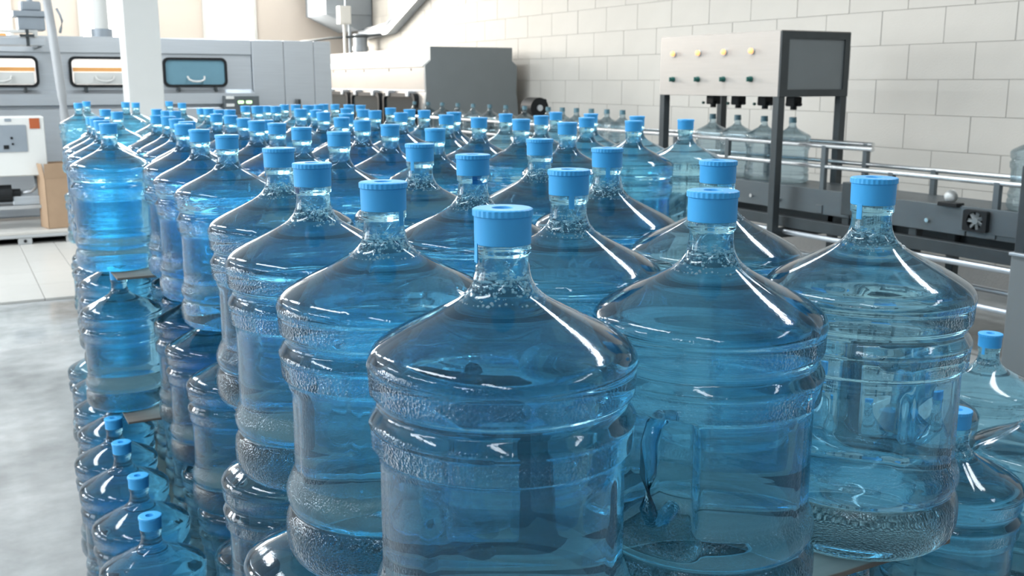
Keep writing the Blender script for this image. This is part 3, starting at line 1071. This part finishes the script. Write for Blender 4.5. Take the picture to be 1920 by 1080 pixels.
MB().tube([(.2, -.12, .36), (.3, -.12, .37), (.36, -.1, .42), (.36, -.05, .53)], .02, 8).obj('pump_pipe', M['steel'], cb, 'all')
MB().box(.12, .40, -.16, .02, .235, .33, .01).obj('valve_manifold', M['steel'], cb)

bx = empty('cardboard_box', (.935, 11.62, .15))
bx.rotation_euler = (0, 0, R(12))
tag(bx, 'tall open brown cardboard box standing on the grey pallet', 'box')
t = .006
bw, bd, bh = .145, .13, .52
mb = MB().box(-bw, bw, -bd, -bd + t, 0, bh).box(-bw, bw, bd - t, bd, 0, bh).box(-bw, -bw + t, -bd, bd, 0, bh).box(bw - t, bw, -bd, bd, 0, bh).box(-bw, bw, -bd, bd, 0, t)
mb.obj('carton', M['cardboard'], bx)
for a, (sx, sy) in enumerate(((0, -1), (0, 1), (-1, 0), (1, 0))):
    f = MB()
    if sx == 0:
        f.box(-bw, bw, sy * bd - t / 2, sy * bd + t / 2, 0, .15, M=Matrix.Translation((0, sy * bd, bh)) @ Matrix.Rotation(-sy * .12, 4, 'X') @ Matrix.Translation((0, -sy * bd, 0)))
    else:
        f.box(sx * bw - t / 2, sx * bw + t / 2, -bd, bd, 0, .15, M=Matrix.Translation((sx * bw, 0, bh)) @ Matrix.Rotation(sx * .14, 4, 'Y') @ Matrix.Translation((-sx * bw, 0, 0)))
    f.obj('flap', M['cardboard'], bx)

# ------------------------------------------------------------------ ducts and cables in the far right corner
dk = empty('air_duct', (6.7, 18.9, 2.85))
tag(dk, 'bluish galvanised air duct hanging in the far corner above the washer', 'duct')
MB().box(-.43, .46, -.3, .9, .0, CEIL - 2.85 - .002, .006).obj('duct_box', M['duct'], dk)
MB().prism([(-.43, 0), (.46, 0), (.46, -.22), (.2, -.28)], 'y', -.28, .85).obj('duct_hopper', M['duct'], dk)
jb = empty('junction_box', (6.5, 18.3, 2.66))
tag(jb, 'small white junction box on two conduits in front of the air duct', 'junction box')
MB().box(-.11, .11, -.1, .08, 0, .32, .012).obj('box', M['white'], jb)
MB().box(-.095, .095, -.108, -.098, .02, .30, .006).obj('lid', M['white'], jb)
for x in (.0, .10):
    MB().rod((x, -.02, -2.66), (x, -.02, 0), .026, 10).obj('conduit', M['white'] if x == 0 else M['duct'], jb, True)
MB().rod((.05, 0, .32), (.05, 0, CEIL - 2.66), .03, 10).obj('conduit', M['duct'], jb, True)
vd = MB().rod((6.88, 18.5, 0), (6.88, 18.5, 2.5), .13, 20).rod((6.88, 18.5, 2.2), (6.88, 18.5, 2.28), .15, 20).obj('vertical_pipe', M['duct'], None, True)
tag(vd, 'thick grey pipe rising behind the washer beside the white conduits', 'pipe')
tr = empty('cable_tray', (7.1, 17.0, 2.7))
tag(tr, 'bent grey cable tray climbing the block wall towards the ceiling', 'cable tray')
tp = [(18.9, 2.50), (17.45, 2.56), (15.9, 3.12), (14.6, 3.6), (12.5, CEIL)]
for (ya, za), (yb, zb_) in zip(tp, tp[1:]):
    L = math.hypot(yb - ya, zb_ - za)
    a = math.atan2(zb_ - za, yb - ya)
    Mx = Matrix.Translation((-.06, (ya + yb) / 2 - 17.0, (za + zb_) / 2 - 2.7)) @ Matrix.Rotation(a, 4, 'X')
    MB().box(-.05, .12, -L / 2, L / 2, -.085, .085, .004, M=Mx).obj('tray_length', M['duct'], tr)
    MB().box(-.065, -.045, -L / 2, L / 2, .06, .095, M=Mx).box(-.065, -.045, -L / 2, L / 2, -.095, -.06, M=Mx).obj('tray_lip', M['steel_rail'], tr)
cb2 = MB().tube([(7.0, 17.6, 2.47), (6.9, 18.2, 2.46), (6.6, 18.16, 2.44), (6.3, 18.6, 2.42), (5.9, 19.2, 2.36), (5.5, 19.98, 2.33)], .022, 8).obj('wall_cable', M['dark_steel'], None, 'all')
tag(cb2, 'dark cable slung across the far corner from the cable tray', 'cable')
